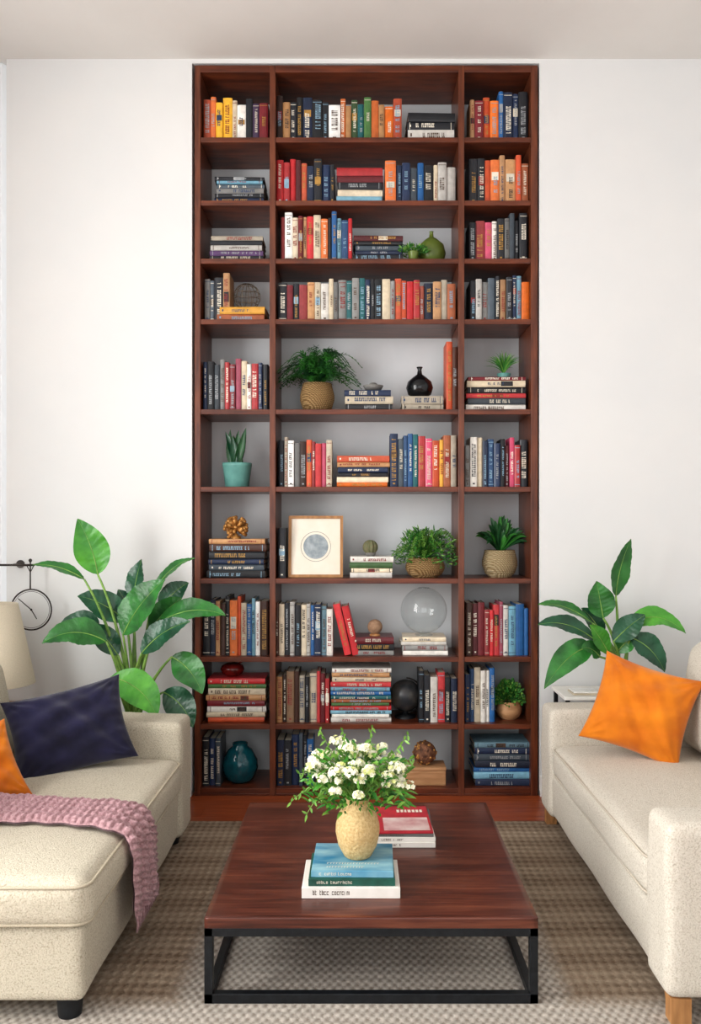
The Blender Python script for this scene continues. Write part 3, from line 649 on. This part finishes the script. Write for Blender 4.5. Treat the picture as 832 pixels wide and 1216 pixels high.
def pillow(name,c,n,ang,w,h,t,mt):
    n=Vector(n).normalized(); up=Vector((0,0,1)); up=(up-n*up.dot(n)).normalized(); rt=up.cross(n)
    q=Matrix.Rotation(math.radians(ang),3,n); up=q@up; rt=q@rt
    N_=52; vs=[];fs=[]; ph=[U(0,6) for _ in range(6)]
    for sd in (1,-1):
        o=len(vs)
        for i in range(N_+1):
            for j in range(N_+1):
                u=-1+2*i/N_; v=-1+2*j/N_; u=math.copysign(1-(1-abs(u))**1.3,u); v=math.copysign(1-(1-abs(v))**1.3,v)
                th=t/2*(max(0,(1-abs(u)**2.4)*(1-abs(v)**2.4)))**.55
                wv=(1-u*u)*(1-v*v)
                th+=wv*(.011*math.sin(6*u+3*v+ph[0])+.009*math.sin(11*v-4*u+ph[1])+.005*math.sin(15*u+9*v+ph[3]))
                # folds radiating from the corners
                cd=min(math.hypot(u-a,v-b) for a in (-1,1) for b in (-1,1)); an=math.atan2(abs(v)-1,abs(u)-1)
                th+=.008*math.sin(an*14+ph[4])*max(0,1-cd/.9)*min(1,cd*3)*(1-abs(u)**8)*(1-abs(v)**8)
                ed=min(1,(abs(u)**6+abs(v)**6))*(1-abs(u*v)**4)
                th+=.0045*ed*math.sin(26*(u if abs(v)>abs(u) else v)+ph[2])*min(1,(1-max(abs(u),abs(v)))*9)
                x=w/2*u*(1-.10*(1-v*v)*abs(u)); y=h/2*v*(1-.10*(1-u*u)*abs(v))
                vs.append(Vector(c)+rt*x+up*y+n*sd*th)
        for i in range(N_):
            for j in range(N_):
                a=o+i*(N_+1)+j; f=(a,a+N_+1,a+N_+2,a+1); fs.append(f if sd>0 else f[::-1])
    mb=MB(); mb.add(vs,fs,mt,True); o=mb.build(name)
    b=o.modifiers.new('weld','WELD'); b.merge_threshold=.0008; return o
pillow('throw_pillow',(-1.24,3.60,.62),(.25,-.85,.48),12,.50,.38,.17,navy_m)
pillow('throw_pillow',(1.262,3.78,.668),(-.30,-.85,.38),-16,.44,.42,.17,orange_m)
pillow('throw_pillow',(-1.46,3.16,.565),(.5,-.70,.50),12,.36,.32,.14,orange_m)

# throw blanket
mb=MB(); path=[(-1.56,.478),(-1.2,.482),(-.9,.474),(-.83,.466),(-.795,.450),(-.775,.425),(-.765,.38),(-.762,.25),(-.76,.17)]
pts=[Vector((a,0,b)) for a,b in path]; L=[0]
for i in range(1,len(pts)): L.append(L[-1]+(pts[i]-pts[i-1]).length)
def at(s):
    for i in range(1,len(L)):
        if s<=L[i] or i==len(L)-1:
            t=(s-L[i-1])/(L[i]-L[i-1]); return pts[i-1].lerp(pts[i],t),(pts[i]-pts[i-1]).normalized()
NS,NT=460,64; vs=[];fs=[]; NC=4
for side in (0,1):
    for i in range(NS+1):
        s=L[-1]*i/NS; p,tg=at(s); nr=Vector((abs(tg.z),0,abs(tg.x)))
        for j in range(NT+1):
            t=j/NT; hang=max(0,(s-.75)/(L[-1]-.75)); wd=.24+.03*math.sin(s*9)+.07*hang
            y=2.97+.02*math.sin(s*4+1)+.04*hang+(t-.5)*wd+.006*math.sin(s*60); col=int(t*NC*.9999); tt=t*NC-col
            ph=2*math.pi*(s/.052)
            a1=max(0,1-abs(tt-.5-.2*math.sin(ph))/.27); a2=max(0,1-abs(tt-.5+.2*math.sin(ph))/.27)
            k=.004+.022*max(math.sqrt(a1)*(.8+.2*math.cos(ph)),math.sqrt(a2)*(.8-.2*math.cos(ph)))
            fold=.014*math.sin(t*9+s*3)*hang
            q=p+nr*((k+fold+.006-(.006 if j in (0,NT) else 0)) if side==0 else -.001+fold); vs.append((q.x,y,q.z))
o2=(NS+1)*(NT+1)
for i in range(NS):
    for j in range(NT):
        a=i*(NT+1)+j; fs.append((a,a+1,a+NT+2,a+NT+1)); fs.append((a+o2,a+NT+1+o2,a+NT+2+o2,a+1+o2))
mb.add(vs,fs,throw_m,True)
for i in range(25):
    y=2.845+i*.0125; mb.tube([(-.755,y,.18),(-.752+U(-.004,.004),y+U(-.004,.004),.15),(-.752,y+U(-.006,.006),.12)],[.005,.0045,.003],throw_m,5)
mb.build('knitted_throw_blanket')

# ---------------------------------------------------------------- big plants
def bigplant(name,soil,leaves,potfn):
    mb=MB(); potfn(mb)
    for (bx_,by_,d1,tx_,ty_,d2,w,bend,mt,n) in leaves:
        P1=W(bx_,by_,d1); P2=W(tx_,ty_,d2); s0=soil+Vector((U(-.03,.03),U(-.03,.03),-.01))
        C=Vector(((s0.x*.7+P1.x*.3),(s0.y+P1.y)/2,s0.z+(P1.z-s0.z)*.65)); P=bez(s0,C,P1,14)
        mb.tube(P,[.012-.0068*i/14 for i in range(15)],stem_m,8)
        mb.leaf(P1,P2,w,bend,n,mt,fold=.22,segs=26,rib=stem_m,wave=.08,veins=True)
    mb.build(name)
s0=Vector((X(158,4.36),4.36,.46))
def potL(mb):
    mb.lathe([(.11,0),(.12,.02),(.165,.40),(.17,.48),(.155,.48),(.15,.44)],(s0.x,s0.y,0),grey_m,36); mb.lathe([(1e-4,0),(.153,0)],(s0.x,s0.y,.455),soil_m,24,cap=False)
g,dk,lt=leaf_m,leafd_m,leafl_m
LV=[(116,682,4.3,92,616,4.28,.175,(.03,0,.0),lt,(.25,-1,.1)),
(100,688,4.25,38,671,4.2,.08,(0,0,.05),g,(0,-.6,1)),
(158,712,4.4,168,664,4.4,.12,(-.01,0,0),dk,(-.5,-1,.2)),
(146,754,4.25,196,688,4.2,.19,(-.03,0,.03),g,(-.4,-1,.3)),
(184,700,4.4,232,663,4.4,.08,(-.02,0,.06),g,(0,-.6,1)),
(150,738,4.35,92,708,4.3,.15,(0,0,.05),dk,(0,-1,.6)),
(126,762,4.2,50,764,4.1,.16,(0,0,.10),g,(0,-.9,.8)),
(188,740,4.25,268,731,4.2,.14,(0,0,.09),g,(0,-.9,.9)),
(168,776,4.2,226,738,4.15,.14,(-.02,0,.05),dk,(0,-1,.7)),
(132,804,4.12,186,852,4.09,.17,(.06,0,.06),lt,(.25,-1,.6)),
(204,780,4.25,240,824,4.2,.15,(.03,0,.04),g,(.2,-1,.2)),
(194,822,4.22,229,864,4.15,.15,(.03,0,.04),dk,(.2,-1,.2)),
(190,722,4.4,224,692,4.45,.12,(0,0,.03),dk,(0,-1,.5)),
(178,748,4.35,216,710,4.35,.13,(0,0,.03),g,(0,-1,.5)),
(118,742,4.35,66,752,4.3,.11,(0,0,.08),dk,(-.1,-.9,.6)),
(140,778,4.3,108,742,4.28,.12,(0,0,.03),dk,(.2,-1,.4)),
(160,740,4.45,140,700,4.45,.11,(0,0,.03),dk,(.2,-1,.3))]
bigplant('bird_of_paradise_plant',s0,LV,potL)
st=bpy.data.objects.new('side_table',None); bpy.context.collection.objects.link(st)
mb=MB(); tz2=.615; mb.bbox(X(662,4.45),X(800,4.45),4.30,4.6,tz2-.018,tz2,white_m); mb.build('top',st)
mb=MB()
for x in (X(662,4.45)+.01,X(800,4.45)-.03):
    for y in (4.31,4.57): mb.box(x,x+.02,y,y+.02,0,tz2-.018,black_m)
mb.build('legs',st)
mb=MB(); mb.bbox(1.10,1.24,4.34,4.46,tz2,tz2+.010,bookmat('e'),r=.002); mb.bbox(1.105,1.235,4.345,4.455,tz2+.010,tz2+.018,bookmat('w'),r=.002); mb.build('notebook')
s1=Vector((X(738,4.45),4.45,tz2+.10))
def potR(mb):
    mb.lathe([(.06,0),(.065,.01),(.085,.09),(.088,.11),(.078,.11),(.075,.1)],(s1.x,s1.y,tz2+.0005),grey_m,32); mb.lathe([(1e-4,0),(.077,0)],(s1.x,s1.y,tz2+.1),soil_m,24,cap=False)
RVv=[(731,708,4.4,749,640,4.38,.115,(-.03,0,0),g,(.4,-1,.1)),
(716,734,4.4,708,690,4.4,.15,(0,0,0),g,(.0,-1,.3)),
(746,744,4.35,814,752,4.3,.12,(0,0,.13),lt,(0,-.9,.8)),
(703,740,4.4,638,718,4.35,.085,(0,0,.07),g,(0,-.7,1)),
(706,760,4.3,638,742,4.25,.11,(0,0,.08),dk,(0,-.8,.8)),
(704,768,4.28,646,818,4.2,.14,(0,0,.10),g,(-.2,-1,.6)),
(748,757,4.3,789,798,4.25,.14,(.03,0,.05),dk,(.2,-1,.4)),
(728,762,4.3,766,730,4.3,.12,(0,0,.02),dk,(0,-1,.5)),
(716,755,4.5,690,722,4.5,.10,(0,0,.03),dk,(0,-1,.5)),
(722,775,4.3,700,742,4.25,.10,(0,0,.02),lt,(0,-1,.5)),
(732,775,4.35,757,755,4.3,.10,(0,0,.03),g,(0,-1,.5)),
(712,780,4.3,690,770,4.2,.09,(0,0,.04),g,(0,-1,.5))]
bigplant('bird_of_paradise_plant',s1,RVv,potR)

# ---------------------------------------------------------------- lamp, wall clock
tl=bpy.data.objects.new('side_table.001',None); bpy.context.collection.objects.link(tl)
mb=MB(); lx,ly=-1.88,4.32; mb.lathe([(.2,0),(.205,.005),(.205,.02),(.2,.025)],(lx,ly,.525),oak_m,40); mb.build('top',tl)
mb=MB()
for a in (0,2.09,4.19): mb.tube([(lx+.05*math.cos(a),ly+.05*math.sin(a),.525),(lx+.16*math.cos(a),ly+.16*math.sin(a),.0)],.012,oak_m,10)
mb.build('legs',tl)
la=bpy.data.objects.new('table_lamp',None); bpy.context.collection.objects.link(la)
mb=MB(); z0=Z(812,ly); z1=Z(717,ly)
mb.lathe([(.205,z0),(.12,z1),(.117,z1),(.202,z0),(.205,z0)],(lx,ly,0),shade_m,48,cap=False); mb.build('shade',la)
mb=MB(); mb.lathe([(.08,.5505),(.085,.56),(.06,.57),(.02,.58),(.015,.66),(.012,z1-.1)],(lx,ly,0),grey_m,28)
for a in (0,2.09,4.19): mb.tube([(lx,ly,z1-.1),(lx+.118*math.cos(a),ly+.118*math.sin(a),z1-.01)],.002,black_m,6)
mb.build('stem',la)
mb=MB(); d=D-.12
zr=Z(671,d); xp=X(36,d)
mb.tube([(X(-14,d),d,zr),(X(41,d),d,zr)],.006,wire_m,8)
mb.tube([(X(14,d),d,zr),(X(14,d),D,zr)],.006,wire_m,8); mb.lathe([(.022,0),(.022,.01)],(0,0,0),wire_m,20,M=Matrix.Translation((X(14,d),D,zr))@Matrix.Rotation(math.pi/2,4,'X'))
mb.tube([(xp,d,zr+.025),(xp,d,zr-.13)],.004,wire_m,8); mb.sphere((xp,d,zr+.025),.010,wire_m,10); mb.tube([(xp-.02,d,zr),(xp,d,zr-.04),(xp+.02,d,zr)],.003,wire_m,6)
cc=Vector((X(37,d),d,Z(724,d))); r=24*d/F
for q,t in ((r,.0042),(r*.9,.0012)): mb.tube([(cc.x+q*math.cos(a),cc.y,cc.z+q*math.sin(a)) for a in [2*math.pi*i/48 for i in range(48)]],t,wire_m,8,True)
mb.tube([cc,cc+Vector((-.07,0,.06))],.0025,wire_m,6); mb.tube([cc,cc+Vector((.03,0,-.05))],.0025,wire_m,6); mb.sphere(cc,.006,wire_m,10)
mb.tube([(xp,d,zr-.13),(cc.x,d,cc.z+r)],.004,wire_m,8)
mb.build('bracket_wall_clock')

# ---------------------------------------------------------------- light
w=bpy.data.worlds.new('World'); bpy.context.scene.world=w; w.use_nodes=True
bg=w.node_tree.nodes['Background']; bg.inputs[0].default_value=(.93,.97,1,1); bg.inputs[1].default_value=1.5
def area(name,loc,rot,sx_,sy_,e,col=(1,1,1)):
    l=bpy.data.lights.new(name,'AREA'); l.shape='RECTANGLE'; l.size=sx_; l.size_y=sy_; l.energy=e; l.color=col
    o=bpy.data.objects.new(name,l); o.location=loc; o.rotation_euler=rot; bpy.context.collection.objects.link(o)
area('daylight_rear',(0,YB-.2,1.95),(math.radians(90),0,0),3.8,3.1,42,(1,.975,.94))
area('daylight_left_1',(XL-.2,-.7,2.0),(0,math.radians(-90),0),3.0,1.8,50,(.98,.985,1))
area('daylight_left_2',(XL-.2,1.7,2.05),(0,math.radians(-90),0),3.1,2.0,215,(1,.99,.965))

cam=bpy.data.cameras.new('camera'); co=bpy.data.objects.new('camera',cam); bpy.context.collection.objects.link(co)
co.location=(0,0,H); co.rotation_euler=(math.radians(90),0,0)
cam.sensor_fit='VERTICAL'; cam.sensor_height=36; cam.lens=F/1216*36; cam.shift_x=-(VX-416)/1216; cam.shift_y=(VY-608)/1216
cam.clip_start=.05
bpy.context.scene.camera=co
bpy.context.scene.view_settings.view_transform='Standard'
bpy.context.scene.view_settings.look='None'
bpy.context.scene.view_settings.gamma=.93
bpy.context.scene.view_settings.exposure=.0
